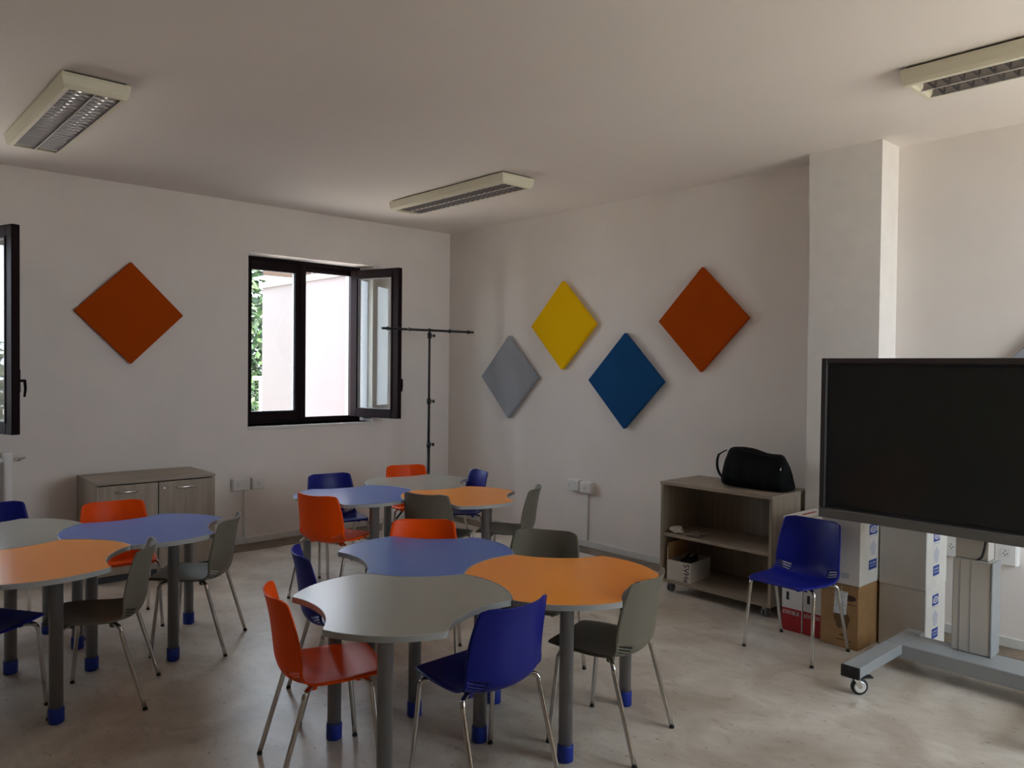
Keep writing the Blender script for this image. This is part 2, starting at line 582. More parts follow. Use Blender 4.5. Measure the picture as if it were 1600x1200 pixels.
def window_north(name, x0, x1, z0, z1, open_deg, label):
    w = bpy.data.objects.new(name, None)
    COL.objects.link(w)
    struct(w, label)
    yf = 0.25
    xm = (x0 + x1) / 2
    bm = bmesh.new()
    frame_ring(bm, x0, x1, z0, z1, 0.052, yf, yf + 0.07)
    box(bm, (x1 - 0.098, yf + 0.012, z0 + 0.052), (x1 - 0.0525, yf + 0.07, z1 - 0.0525), 0.003, 1)
    box(bm, (xm, yf + 0.012, z1 - 0.095), (x1 - 0.0985, yf + 0.07, z1 - 0.0525), 0.003, 1)
    obj('outer_frame', bm, FRAME, w)
    xm = (x0 + x1) / 2
    sw = (x1 - x0) / 2 - 0.035
    # closed left leaf
    s = sash('sash', sw - 0.002, z0 + 0.03, z1 - 0.03, w, (x0 + 0.042, yf + 0.012, 0), 0, 1)
    boxo('meeting_stile', (xm - 0.034, yf - 0.028, z0 + 0.03), (xm + 0.030, yf + 0.05, z1 - 0.03), FRAME, w, 0.004, 1)
    # open right leaf: hinge at the right jamb, swung into the room
    sw = 0.640
    o = sash('open_sash', sw, z0 + 0.045, z1 - 0.045, w, (x1 - 0.104, yf - 0.02, 0), math.radians(180 + open_deg), 1)
    # handle sits on the face that was the room side of the leaf
    bm = bmesh.new()
    zc = (z0 + z1) / 2 - 0.37
    hx = sw - 0.004
    box(bm, (sw - 0.055, 0.03, zc - 0.085), (sw - 0.02, 0.045, zc + 0.085), 0.006, 2)
    tube(bm, [(sw - 0.037, 0.04, zc), (sw - 0.037, 0.085, zc)], 0.010, 8)
    tube(bm, [(sw - 0.037, 0.08, zc + 0.004), (sw - 0.037, 0.085, zc - 0.06), (sw - 0.037, 0.078, zc - 0.12)], [0.011, 0.010, 0.008], 8)
    obj('handle', bm, FRAME, o)
    bm = bmesh.new()
    for zz in (z0 + 0.16, zc - 0.16, zc + 0.05, z1 - 0.16):
        lathe(bm, [(0.006, 0.0), (0.006, 0.003)], 10, (sw - 0.038, 0.030, zz), 'Y')
    obj('screw', bm, FRAMEIN, o)
    # hinges
    bm = bmesh.new()
    for zz in (z0 + 0.2, z1 - 0.2):
        tube(bm, [(x1 - 0.100, yf - 0.035, zz - 0.05), (x1 - 0.100, yf - 0.035, zz + 0.05)], 0.009, 8)
    obj('hinge', bm, FRAME, w)
    boxo('sill', (x0 - 0.0, -0.012, z0 - 0.03), (x1, yf + 0.10, z0), SILL, w, 0.004, 1)
    return w


a, b, c, d = WIN_A[0]
window_north('window_1', a, b, c, d, 107.0, 'dark brown aluminium window with its right leaf swung open into the room')
a, b, c, d = WIN_A[1]
window_north('window_2', a, b, c, d, 107.0, 'dark brown aluminium window at the left edge with one leaf open')
for i, (a, b, c, d) in enumerate(WIN_S):
    w = bpy.data.objects.new('window_%d' % (i + 3), None)
    COL.objects.link(w)
    struct(w)
    bm = bmesh.new()
    frame_ring(bm, a, b, c, d, 0.06, SOUTH_Y - 0.32, SOUTH_Y - 0.25)
    box(bm, ((a + b) / 2 - 0.04, SOUTH_Y - 0.32, c + 0.06), ((a + b) / 2 + 0.04, SOUTH_Y - 0.25, d - 0.06))
    obj('outer_frame', bm, FRAME, w)
    boxo('pane', (a + 0.06, SOUTH_Y - 0.288, c + 0.06), (b - 0.06, SOUTH_Y - 0.282, d - 0.06), GLASS, w)
    boxo('sill', (a, SOUTH_Y - 0.30, c - 0.03), (b, SOUTH_Y + 0.02, c), SILL, w)

# ------------------------------------------------------------------ outside
struct(boxo('ground', (-30, -34, -0.6), (26, 34, -0.5), GROUND))
o = thing('annex_wall', 'sunlit pale pink plaster wall outside the window', 'wall', (0, 0, 0))
boxo('plaster', (-0.18, 0.60, -0.5), (0.10, 4.43, 2.83), PINK, o)
boxo('coping', (-0.22, 0.60, 2.83), (0.15, 4.47, 2.91), COPING, o)
boxo('corner_pilaster', (-0.24, 0.60, -0.5), (-0.18, 1.86, 2.83), COPING, o, 0.004, 1)
o = thing('tiled_roof', 'brown tiled roof edge rising behind the pink wall', 'roof', (0, 0, 0))
boxo('fascia', (0.78, 6.45, 3.27), (5.0, 6.52, 3.40), TILE, o)
bm = bmesh.new()
for k in range(20):
    x = 0.82 + k * 0.20
    tube(bm, [(x, 6.42, 3.45), (x, 8.6, 4.3)], 0.09, 8)
q = obj('roof_tiles', bm, TILE, o)
q['kind'] = 'stuff'
boxo('soffit_board', (0.76, 6.40, 3.24), (5.0, 6.9, 3.268), COPING, o)
o = thing('white_railing', 'white metal railing post and rail outside the window', 'railing', (0.50, 6.0, -0.5))
tubeo('post', [(0.02, 0, 0), (0.02, 0, 1.93)], 0.035, WHITEM, o, 8)
tubeo('post', [(1.2, 0, 0), (1.2, 0, 1.93)], 0.035, WHITEM, o, 8)
tubeo('rail', [(-0.12, 0, 1.93), (1.4, 0, 1.93)], 0.035, WHITEM, o, 8)
tubeo('rail', [(-0.12, 0, 0.9), (1.4, 0, 0.9)], 0.025, WHITEM, o, 8)


def leaf_cloud(n, rx, rz, size, seed, droop=0.0):
    rnd = random.Random(seed)
    bm = bmesh.new()
    for _ in range(n):
        while True:
            p = Vector((rnd.uniform(-1, 1), rnd.uniform(-1, 1), rnd.uniform(-1, 1)))
            if 0.25 < p.length < 1:
                break
        p = Vector((p.x * rx, p.y * rx, p.z * rz))
        d = Vector((rnd.gauss(0, 1), rnd.gauss(0, 1), rnd.gauss(-droop, 0.6))).normalized()
        s = d.cross(Vector((rnd.gauss(0, 1), rnd.gauss(0, 1), rnd.gauss(0, 1)))).normalized()
        nrm = d.cross(s)
        L = size * rnd.uniform(0.6, 1.3)
        a0 = bm.verts.new(p)
        a1 = bm.verts.new(p + d * L * 0.5 + s * L * 0.24 + nrm * L * 0.05)
        a2 = bm.verts.new(p + d * L)
        a3 = bm.verts.new(p + d * L * 0.5 - s * L * 0.24 + nrm * L * 0.05)
        f = bm.faces.new((a0, a1, a2, a3))
        f.material_index = 0 if rnd.random() < 0.6 else 1
    return bm


def tree(label, x, y, ztop, rx, rz, n, size, seed, light=False, cat='tree', name='garden_tree'):
    t = thing(name, label, cat, (x, y, -0.5))
    zc = ztop + 0.5 - rz
    o = obj('foliage', leaf_cloud(n, rx, rz, size, seed, 0.4), None, t, (0, 0, zc),
            mats=[LEAF2, LEAF1] if light else [LEAF1, LEAF2])
    o['kind'] = 'stuff'
    tubeo('trunk', [(0, 0, 0), (0.05, 0.03, zc * 0.6), (0.0, 0.0, zc + rz * 0.4)], [0.13, 0.10, 0.04], BARK, t, 8)


tree('dark green garden tree seen just left of the pink wall', 2.6, 12.2, 4.6, 1.9, 2.4, 4200, 0.28, 1)
tree('light green leafy tree above the white railing', 0.55, 8.3, 3.3, 0.55, 0.65, 900, 0.22, 2, True)
tree('low leafy bush at the foot of the white railing', 0.9, 7.0, 1.3, 0.6, 0.8, 1400, 0.14, 3, True, 'bush', 'garden_bush')
tree('green tree outside the open leaf at the left edge', -3.4, 8.2, 2.8, 1.9, 1.4, 4200, 0.26, 4)
tree('tree reflected in the glass of the open window leaf', -7.6, 4.6, 2.5, 1.0, 1.3, 2600, 0.24, 5)


# ------------------------------------------------------------------ tables
S, TZ, RHO, SAG = 0.464, 0.686, 0.374, 0.062


def lobed_outline(first_convex):
    """six-sided outline whose sides bulge out and in by turns; side k runs from vertex k to k+1, vertex 0 at angle 180"""
    pts = []
    sc = 0.996
    R = (S * S / 4 + SAG * SAG) / (2 * SAG)
    for k in range(6):
        a0 = PI + k * PI / 3
        a1 = a0 + PI / 3
        p = Vector((math.cos(a0), math.sin(a0))) * S
        q = Vector((math.cos(a1), math.sin(a1))) * S
        t = (q - p) / S
        nrm = Vector((t.y, -t.x))
        convex = (k % 2 == 0) == first_convex
        N = 16
        for i in range(N + 1):
            u = i / N
            u = 0.022 + 0.956 * u
            xx = (u - 0.5) * S
            sag = math.sqrt(R * R - xx * xx) - (R - SAG)
            v = p + t * (u * S) + nrm * (sag if convex else -sag)
            pts.append((v.x * sc, v.y * sc))
        # rounded tip
        v = q * 0.994
        pts.append((v.x * sc, v.y * sc))
    return pts


def make_table(x, y, rot, first_convex, m, label, group):
    t = thing('school_table', label, 'table', (x, y, 0), rot, group)
    pts = lobed_outline(first_convex)
    bm = bmesh.new()
    inner = [(px * 0.997, py * 0.997) for px, py in pts]
    prism(bm, inner, TZ - 0.020, TZ, 0, 0, 1)
    obj('table_top', bm, m, t, mats=[m, UNDER])
    bm = bmesh.new()
    n = len(pts)
    lo = [bm.verts.new((px, py, TZ - 0.024)) for px, py in pts]
    hi = [bm.verts.new((px, py, TZ - 0.001)) for px, py in pts]
    li = [bm.verts.new((px * 0.994, py * 0.994, TZ - 0.024)) for px, py in pts]
    hi2 = [bm.verts.new((px * 0.994, py * 0.994, TZ + 0.0004)) for px, py in pts]
    for i in range(n):
        j = (i + 1) % n
        bm.faces.new((lo[i], lo[j], hi[j], hi[i]))
        bm.faces.new((hi[i], hi[j], hi2[j], hi2[i]))
        bm.faces.new((li[j], li[i], hi2[i], hi2[j]))
        bm.faces.new((lo[j], lo[i], li[i], li[j]))
    obj('edge_band', bm, EDGE, t)
    # steel underframe
    bm = bmesh.new()
    ks = (0, 2, 4) if first_convex else (1, 3, 5)
    feet = [(RHO * math.cos(PI + (k + 0.5) * PI / 3), RHO * math.sin(PI + (k + 0.5) * PI / 3)) for k in ks]
    for fx, fy in feet:
        tube(bm, [(0, 0, TZ - 0.045), (fx, fy, TZ - 0.045)], 0.016, 8)
    obj('underframe', bm, LEGM, t)
    for fx, fy in feet:
        lg = latheo('leg', [(0.030, 0.02), (0.030, TZ - 0.030), (0.045, TZ - 0.029), (0.045, TZ - 0.0245)], LEGM, t, 24, (fx, fy, 0))
        latheo('foot_cap', [(0.030, 0.0), (0.0345, 0.004), (0.0345, 0.066), (0.0335, 0.070), (0.0305, 0.071)], CAPB, lg, 24, (fx, fy, 0))
    return t


CLUSTERS = {
    'front': ((-3.1012, -4.1421), 3.4350, False,
              [(T_GREY, 'grey lobed school table nearest the camera'),
               (T_ORANGE, 'orange lobed table in the front group, beside the open bookshelf'),
               (T_BLUE, 'blue lobed table in the middle, behind the nearest grey one')]),
    'left': ((-4.350, -2.1592), 6.3376, False,
             [(T_BLUE, 'blue lobed table in front of the two-door cabinet'),
              (T_GREY, 'pale grey lobed table cut by the left edge, under the left window'),
              (T_ORANGE, 'orange lobed table cut by the left edge of the photo')]),
    'rear': ((-1.8349, -1.9310), 2.9280, True,
             [(T_BLUE, 'blue lobed table in the far group, left of the orange one'),
              (T_ORANGE, 'orange lobed table in the far group, near the wall sockets'),
              (T_GREY, 'pale grey lobed table furthest back in the room corner')]),
}
for nm, ((vx, vy), th, conv, defs) in CLUSTERS.items():
    for i, (m, lab) in enumerate(defs):
        a = th + i * 2 * PI / 3
        make_table(vx + S * math.cos(a), vy + S * math.sin(a), a, conv, m, lab, 'lobed tables pushed together in threes')


# ------------------------------------------------------------------ chairs
def lerp_tab(tab, u):
    for (u0, v0), (u1, v1) in zip(tab, tab[1:]):
        if u <= u1:
            k = (u - u0) / (u1 - u0)
            k = max(0, min(1, k))
            if isinstance(v0, tuple):
                return tuple(a + (b - a) * k for a, b in zip(v0, v1))
            return v0 + (v1 - v0) * k
    return tab[-1][1]


def catmull(pts, n):
    out = []
    P = [pts[0]] + list(pts) + [pts[-1]]
    for i in range(1, len(P) - 2):
        for k in range(n):
            t = k / n
            a, b, c, d = P[i - 1], P[i], P[i + 1], P[i + 2]
            out.append(tuple(0.5 * (2 * b[j] + (c[j] - a[j]) * t + (2 * a[j] - 5 * b[j] + 4 * c[j] - d[j]) * t * t
                                    + (3 * b[j] - a[j] - 3 * c[j] + d[j]) * t ** 3) for j in range(len(b))))
    out.append(tuple(pts[-1]))
    return out


def shell_mesh():
    # control rows: y, z (centre line), half width, side lift (z, seat) , side forward (y, back)
    ctrl = [
        (0.248, 0.424, 0.148, 0.000, 0.000),
        (0.243, 0.433, 0.168, 0.000, 0.000),
        (0.225, 0.438, 0.182, 0.001, 0.000),
        (0.160, 0.434, 0.198, 0.006, 0.000),
        (0.080, 0.424, 0.206, 0.014, 0.000),
        (0.000, 0.414, 0.208, 0.022, 0.002),
        (-0.070, 0.409, 0.208, 0.032, 0.006),
        (-0.118, 0.416, 0.207, 0.042, 0.024),
        (-0.150, 0.440, 0.206, 0.040, 0.050),
        (-0.166, 0.478, 0.205, 0.026, 0.068),
        (-0.174, 0.528, 0.204, 0.010, 0.074),
        (-0.181, 0.590, 0.201, 0.004, 0.072),
        (-0.190, 0.650, 0.196, 0.002, 0.068),
        (-0.201, 0.705, 0.188, 0.001, 0.064),
        (-0.210, 0.738, 0.182, 0.002, 0.062),
        (-0.214, 0.750, 0.172, 0.003, 0.056),
        (-0.215, 0.755, 0.152, 0.004, 0.046),
    ]
    rows = catmull(ctrl, 4)
    NC = 24
    verts, faces = [], []
    for (y, z, w, lz, fy) in rows:
        for c in range(NC + 1):
            s = -1 + 2 * c / NC
            e = abs(s) ** 2.3
            lip = 1.0 if abs(s) > 0.999 else 0.0
            verts.append((s * w, y + fy * e - 0.005 * lip * (fy / 0.07), z + lz * e - 0.006 * lip * (1 - fy / 0.08)))
    nr = len(rows)
    slot_rows = {29, 31, 33}
    for r in range(nr - 1):
        for c in range(NC):
            if r in slot_rows and (c in (1, 2, 3, 4) or c in (NC - 2, NC - 3, NC - 4, NC - 5)):
                continue
            i = r * (NC + 1) + c
            faces.append((i, i + 1, i + NC + 2, i + NC + 1))
    me = bpy.data.meshes.new('shell')
    me.from_pydata(verts, [], faces)
    bm = bmesh.new()
    bm.from_mesh(me)
    bmesh.ops.recalc_face_normals(bm, faces=bm.faces)
    for f in bm.faces:
        f.smooth = True
    # give the sheet its thickness
    g = bmesh.ops.solidify(bm, geom=list(bm.faces), thickness=0.0065)
    for f in bm.faces:
        f.smooth = True
    bpy.data.meshes.remove(me)
    return bm


def make_chair():
    t = thing('school_chair', '', 'chair')
    obj('shell', shell_mesh(), C_BLUE, t)
    fx, fy = 0.218, 0.205
    for sx in (-1, 1):
        front = catmull([(sx * 0.085, 0.120, 0.405), (sx * 0.155, 0.140, 0.411), (sx * 0.190, 0.156, 0.409),
                         (sx * 0.202, 0.167, 0.390), (sx * 0.204, 0.173, 0.340), (sx * fx, fy, 0.008)], 5)
        rear = catmull([(sx * 0.085, -0.030, 0.394), (sx * 0.150, -0.060, 0.404), (sx * 0.190, -0.085, 0.404),
                        (sx * 0.204, -0.098, 0.386), (sx * 0.206, -0.110, 0.335), (sx * fx, -fy, 0.008)], 5)
        for path, yy in ((front, fy), (rear, -fy)):
            lg = tubeo('leg', path, 0.0105, CHROME, t, 10)
            latheo('foot_tip', [(0.0105, 0.0), (0.0115, 0.001), (0.0115, 0.010), (0.0107, 0.011)], BLACKR, lg, 10, (sx * fx, yy, 0))
        for (yy, zz) in ((0.133, 0.409), (-0.052, 0.400)):
            boxo('mounting_lug', (sx * 0.135 - 0.016, yy - 0.016, zz - 0.013), (sx * 0.135 + 0.016, yy + 0.016, zz + 0.016), C_BLUE, t, 0.006, 1)
    for (yy, zz) in ((0.120, 0.405), (-0.030, 0.394)):
        tubeo('crossbar', [(-0.09, yy, zz), (0.09, yy, zz)], 0.0105, CHROME, t, 10)
    return t


CHAIRS = [
    # x, y, heading, colour, label
    (-3.833, -4.109, 252.95, 'o', 'orange shell chair nearest the camera, at the left of the near grey table'),
    (-3.374, -4.625, 1.72, 'b', 'dark blue shell chair nearest the camera, seen from behind'),
    (-2.694, -4.711, 15.67, 'g', 'grey shell chair at the right of the near orange table, closest to the bookshelf'),
    (-2.500, -4.020, 120.0, 'g', 'grey shell chair behind the near orange table, facing the camera'),
    (-2.810, -3.391, 138.76, 'o', 'orange shell chair tucked behind the middle blue table, only its back showing'),
    (-3.440, -3.560, 249.94, 'b', 'dark blue shell chair seen edge-on left of the near tables'),
    (-2.172, -1.332, 171.83, 'b', 'dark blue shell chair by the window wall, behind the far blue table'),
    (-1.364, -1.232, 163.30, 'o', 'orange shell chair furthest back, beside the black stand'),
    (-1.200, -1.745, 73.40, 'b', 'brightly lit blue shell chair in the room corner behind the far orange table'),
    (-1.394, -2.605, 36.73, 'g', 'grey shell chair at the right of the far orange table, by the wall sockets'),
    (-1.956, -2.406, 293.36, 'g', 'grey shell chair turned away in front of the far orange table'),
    (-2.578, -1.982, 289.25, 'o', 'orange shell chair seen from behind at the left of the far blue table'),
    (-4.505, -1.275, 182.38, 'b', 'dark blue shell chair cut by the left edge beside the radiator'),
    (-3.916, -1.659, 174.42, 'o', 'orange shell chair in front of the two-door cabinet'),
    (-3.655, -2.345, 52.45, 'g', 'grey shell chair at the right of the left blue table, by the cabinet end'),
    (-4.281, -2.790, 64.33, 'g', 'grey shell chair at the right of the left orange table'),
    (-4.820, -2.640, 303.0, 'b', 'dark blue shell chair under the left orange table, cut by the left edge'),
    (-1.019, -4.717, 87.41, 'b', 'dark blue shell chair standing alone before the stacked cartons'),
]
SW = {'b': None, 'o': {C_BLUE: C_ORANGE}, 'g': {C_BLUE: C_GREY}}
proto = make_chair()
first = True
for (x, y, a, k, lab) in CHAIRS:
    if k == 'b' and first:
        first = False
        pend = (x, y, a, lab)
        continue
    dup(proto, (x, y, 0), math.radians(a), lab, 'moulded shell chairs', SW[k])
x, y, a, lab = pend
proto.location = (x, y, 0)
proto.rotation_euler = (0, 0, math.radians(a))
proto['label'] = lab
proto['group'] = 'moulded shell chairs'

# swing tag tied to the lone blue chair
bm = bmesh.new()
box(bm, (-0.001, -0.036, -0.135), (0.001, 0.036, 0.0), 0.0)
tube(bm, [(0, 0, -0.004), (0, 0, 0.03)], 0.0012, 6)
o = obj('swing_tag', bm, TAGM)
o.location = (-0.86, -4.915, 0.362)
o.rotation_euler = (0.05, 0.06, 0.15)
tag(o, 'grey paper tag hanging under the lone blue chair', 'tag')


# ------------------------------------------------------------------ wall panels
def diamond(wall, u, v, colour, label):
    half = 0.30
    t = 0.042
    bm = bmesh.new()
    box(bm, (-half, -half, 0), (half, half, t), 0.007, 2)
    o = obj('acoustic_panel', bm, FELT[colour])
    if wall == 'A':
        M = Matrix(((1, 0, 0, u), (0, 0, -1, -0.006), (0, 1, 0, v), (0, 0, 0, 1)))
    else:
        M = Matrix(((0, 0, -1, -0.006), (1, 0, 0, u), (0, -1, 0, v), (0, 0, 0, 1)))
    o.matrix_world = M @ Matrix.Rotation(PI / 4, 4, 'Z')
    tag(o, label, 'wall panel', 'square felt panels hung as diamonds')


diamond('A', -3.367, 2.078, 'orange', 'rust orange felt diamond panel left of the window')
diamond('B', -1.046, 1.564, 'grey', 'grey felt diamond panel nearest the room corner')
diamond('B', -1.802, 2.068, 'yellow', 'yellow felt diamond panel')
diamond('B', -2.570, 1.554, 'blue', 'blue felt diamond panel')
diamond('B', -3.357, 2.063, 'orange', 'rust orange felt diamond panel high beside the pillar')
diamond('B', -5.770, 1.560, 'grey', 'grey felt diamond panel peeking out above the big screen')


# ------------------------------------------------------------------ ceiling lights
def ceiling_light(x0, x1, y0, y1, label):
    t = thing('ceiling_light', label, 'ceiling light', ((x0 + x1) / 2, (y0 + y1) / 2, H), 0, 'louvred ceiling lights')
    w, l = (x1 - x0) / 2, (y1 - y0) / 2
    zb = -0.088
    iw, il = w - 0.0385, l - 0.0385
    # housing: sloped tray with an opening underneath
    bm = bmesh.new()
    prof = [(0.0, -0.012), (0.0, -0.030), (0.008, -0.070), (0.018, zb), (0.038, zb), (0.038, zb + 0.062)]
    rings = []
    for (ins, z) in prof:
        rings.append([bm.verts.new((sx * (w - ins), sy * (l - ins), z)) for sx, sy in ((-1, -1), (1, -1), (1, 1), (-1, 1))])
    for a, b in zip(rings, rings[1:]):
        for k in range(4):
            bm.faces.new((a[k], a[(k + 1) % 4], b[(k + 1) % 4], b[k]))
    bm.faces.new(rings[0])
    bm.faces.new(list(reversed(rings[-1])))
    bmesh.ops.recalc_face_normals(bm, faces=bm.faces)
    obj('housing', bm, LAMPW, t)
    boxo('shadow_gap_plate', (-w + 0.02, -l + 0.02, -0.013), (w - 0.02, l - 0.02, 0), DARKHOLE, t)  # inset plate coloured near black to paint the shadow gap under the ceiling
    # two curved mirror troughs
    for sx in (-1, 1):
        bm = bmesh.new()
        cx = sx * iw / 2
        hw = iw / 2 - 0.003
        prev = None
        for k in range(25):
            u = math.sin(PI / 2 * (-1 + 2 * k / 24))
            x = cx + u * hw
            z = zb + 0.056 - 0.053 * abs(u) ** 3.2
            cur = (bm.verts.new((x, -il, z)), bm.verts.new((x, il, z)))
            if prev:
                f = bm.faces.new((prev[0], cur[0], cur[1], prev[1]))
                f.smooth = True
            prev = cur
        obj('reflector', bm, MIRR, t)
        tubeo('fluorescent_tube', [(cx, -il + 0.01, zb + 0.046), (cx, il - 0.01, zb + 0.046)], 0.007, TUBEW, t, 12)
    for x in (-iw, 0, iw):
        boxo('louvre_rib', (x - 0.003, -il, zb - 0.001), (x + 0.003, il, zb + 0.012), RIBM, t)
    N = 22
    bm = bmesh.new()
    for sx in (-1, 1):
        cx = sx * iw / 2
        hw = iw / 2
        outline = []
        # V-section cross blade, bottom edge thin, top wide
        for (dy, z) in ((-0.0012, zb), (0.0012, zb), (0.004, zb + 0.015), (-0.004, zb + 0.015)):
            outline.append((dy, z))
        lo = [bm.verts.new((cx - hw, dy, z)) for dy, z in outline]
        hi = [bm.verts.new((cx + hw, dy, z)) for dy, z in outline]
        for k in range(4):
            bm.faces.new((lo[k], lo[(k + 1) % 4], hi[(k + 1) % 4], hi[k]))
    bmesh.ops.recalc_face_normals(bm, faces=bm.faces)
    blade = obj('louvre_blade', bm, ALU, t)
    blade.location = (0, -il + 2 * il / N, 0)
    for k in range(2, N):
        b = blade.copy()
        COL.objects.link(b)
        b.location = (0, -il + 2 * il * k / N, 0)
    return t


ceiling_light(-4.415, -4.085, -2.49, -0.98, 'cream louvred ceiling light at the upper left')
ceiling_light(-1.468, -1.140, -2.54, -1.00, 'cream louvred ceiling light near the room corner')
ceiling_light(-1.403, -1.075, -6.92, -5.40, 'cream louvred ceiling light at the upper right, above the screen')


# ------------------------------------------------------------------ two-door cabinet
def cabinet():
    x0, x1, y0, y1, z1 = -3.790, -2.905, -0.665, -0.105, 0.770
    t = thing('cabinet', 'grey oak two-door cabinet against the window wall', 'cabinet', ((x0 + x1) / 2, (y0 + y1) / 2, 0))
    w, d = (x1 - x0) / 2, (y1 - y0) / 2
    boxo('top_panel', (-w - 0.002, -d, z1 - 0.024), (w + 0.002, d, z1), OAKX, t, 0.002, 1)
    for sx in (-1, 1):
        boxo('side_panel', (min(sx * w, sx * (w - 0.018)), -d + 0.022, 0.06), (max(sx * w, sx * (w - 0.018)), d, z1 - 0.0245), OAKZ, t)
    boxo('back_panel', (-w + 0.018, d - 0.012, 0.06), (w - 0.018, d - 0.002, z1 - 0.0245), OAKZ, t)
    boxo('bottom_panel', (-w + 0.018, -d + 0.022, 0.06), (w - 0.018, d - 0.012, 0.078), OAKX, t)
    boxo('plinth', (-w + 0.02, -d + 0.05, 0.0), (w - 0.02, d - 0.03, 0.0595), BLACKM, t)
    for sx in (-1, 1):
        xa, xb = (-w + 0.002, -0.0035) if sx < 0 else (0.0035, w - 0.002)
        dr = boxo('door', (xa, -d + 0.002, 0.062), (xb, -d + 0.0205, z1 - 0.032), OAKZ, t, 0.0015, 1)
        xc = (xa + xb) / 2 - 0.01
        hz = z1 - 0.085
        bm = bmesh.new()
        path = catmull([(xc - 0.075, -d + 0.003, hz), (xc - 0.068, -d - 0.016, hz + 0.001), (xc, -d - 0.024, hz + 0.003),
                        (xc + 0.068, -d - 0.016, hz + 0.001), (xc + 0.075, -d + 0.003, hz)], 5)
        tube(bm, path, 0.009, 8)
        obj('handle', bm, CHROME, dr)
        if sx > 0:
            latheo('lock', [(0.010, 0.0), (0.010, -0.004), (0.006, -0.005)], CHROME, dr, 16, (xa + 0.04, -d + 0.002, hz + 0.003), 'Y')


cabinet()


# ------------------------------------------------------------------ open bookshelf on casters
def bookshelf():
    xf, xb, ya, yb = -0.640, -0.135, -4.338, -3.432
    z1 = 0.824
    t = thing('bookshelf', 'low grey oak open bookshelf on casters beside the pillar', 'bookshelf', ((xf + xb) / 2, (ya + yb) / 2, 0))
    d, w = (xb - xf) / 2, (yb - ya) / 2
    boxo('top_panel', (-d - 0.004, -w - 0.004, z1 - 0.024), (d, w + 0.006, z1), OAKY, t, 0.002, 1)
    for sy in (-1, 1):
        boxo('side_panel', (-d, min(sy * w, sy * (w - 0.020)), 0.076), (d, max(sy * w, sy * (w - 0.020)), z1 - 0.0245), OAKZ, t)
    boxo('back_panel', (d - 0.016, -w + 0.020, 0.076), (d - 0.004, w - 0.020, z1 - 0.0245), OAKZ, t)
    boxo('shelf_board', (-d + 0.008, -w + 0.0205, 0.418), (d - 0.017, w - 0.0205, 0.440), OAKY, t)
    boxo('bottom_board', (-d, -w + 0.0205, 0.076), (d - 0.017, w - 0.0205, 0.098), OAKY, t)
    for sx in (-1, 1):
        for sy in (-1, 1):
            cx, cy = sx * (d - 0.05), sy * (w - 0.065)
            c = boxo('caster', (cx - 0.018, cy - 0.018, 0.045), (cx + 0.018, cy + 0.018, 0.0755), GREYP, t, 0.004, 1)
            for s2 in (-1, 1):
                latheo('wheel', [(0.020, -0.007), (0.029, -0.006), (0.030, -0.003), (0.030, 0.003), (0.029, 0.006), (0.020, 0.007)],
                       GREYP, c, 20, (cx + 0.004, cy + s2 * 0.013, 0.030), 'Y')


bookshelf()

# crumpled papers on the middle shelf
rnd = random.Random(5)


def crumple(name, cx, cy, z, sx, sy, sz, seed, label):
    rnd = random.Random(seed)
    bm = bmesh.new()
    bmesh.ops.create_icosphere(bm, subdivisions=2, radius=1)
    for v in bm.verts:
        n = 1 + rnd.uniform(-0.30, 0.25)
        v.co = Vector((v.co.x * sx * n, v.co.y * sy * n, max(-0.9, v.co.z) * sz * n))
    zmin = min(v.co.z for v in bm.verts)
    for v in bm.verts:
        v.co.z -= zmin
    o = obj(name, bm, PAPER)
    o.location = (cx, cy, z)
    tag(o, label, 'paper')


crumple('crumpled_paper', -0.58, -3.535, 0.441, 0.045, 0.065, 0.026, 11, 'crumpled roll of paper at the left of the middle shelf')
bm = bmesh.new()
NX, NY = 8, 10
gv = [[bm.verts.new((-0.10 + 0.20 * i / NX, -0.075 + 0.15 * j / NY, 0.006 + 0.010 * rnd.random() + 0.010 * (1 - j / NY)))
       for j in range(NY + 1)] for i in range(NX + 1)]
for i in range(NX):
    for j in range(NY):
        bm.faces.new((gv[i][j], gv[i + 1][j], gv[i + 1][j + 1], gv[i][j + 1]))
bmesh.ops.solidify(bm, geom=list(bm.faces), thickness=0.002)
zmin = min(v.co.z for v in bm.verts)
for v in bm.verts:
    v.co.z -= zmin
o = obj('paper_sheet', bm, PAPER)
o.location = (-0.52, -3.66, 0.4405)
tag(o, 'creased paper sheet lying on the middle shelf beside the crumpled roll', 'paper')


def text_mesh(s, size, m, parent, M, name='lettering', extrude=0.0008):
    cu = bpy.data.curves.new('lettering', 'FONT')
    cu.body = s
    cu.size = size
    cu.align_x = 'CENTER'
    cu.align_y = 'CENTER'
    cu.extrude = extrude
    cu.resolution_u = 3
    tmp = bpy.data.objects.new('tmp_text', cu)
    COL.objects.link(tmp)
    dg = bpy.context.evaluated_depsgraph_get()
    dg.update()
    me = bpy.data.meshes.new_from_object(tmp.evaluated_get(dg))
    bpy.data.objects.remove(tmp)
    me.materials.clear()
    me.materials.append(m)
    o = bpy.data.objects.new(name, me)
    COL.objects.link(o)
    o.parent = parent
    o.matrix_local = M
    return o


# matrices that put x-y drawings on faces looking to -x and to -y
def face_negx(x, y, z, rot=0.0):
    return Matrix(((0, 0, -1, x), (-1, 0, 0, y), (0, 1, 0, z), (0, 0, 0, 1))) @ Matrix.Rotation(rot, 4, 'Z')


def face_negy(x, y, z, rot=0.0):
    return Matrix(((1, 0, 0, x), (0, 0, -1, y), (0, 1, 0, z), (0, 0, 0, 1))) @ Matrix.Rotation(rot, 4, 'Z')


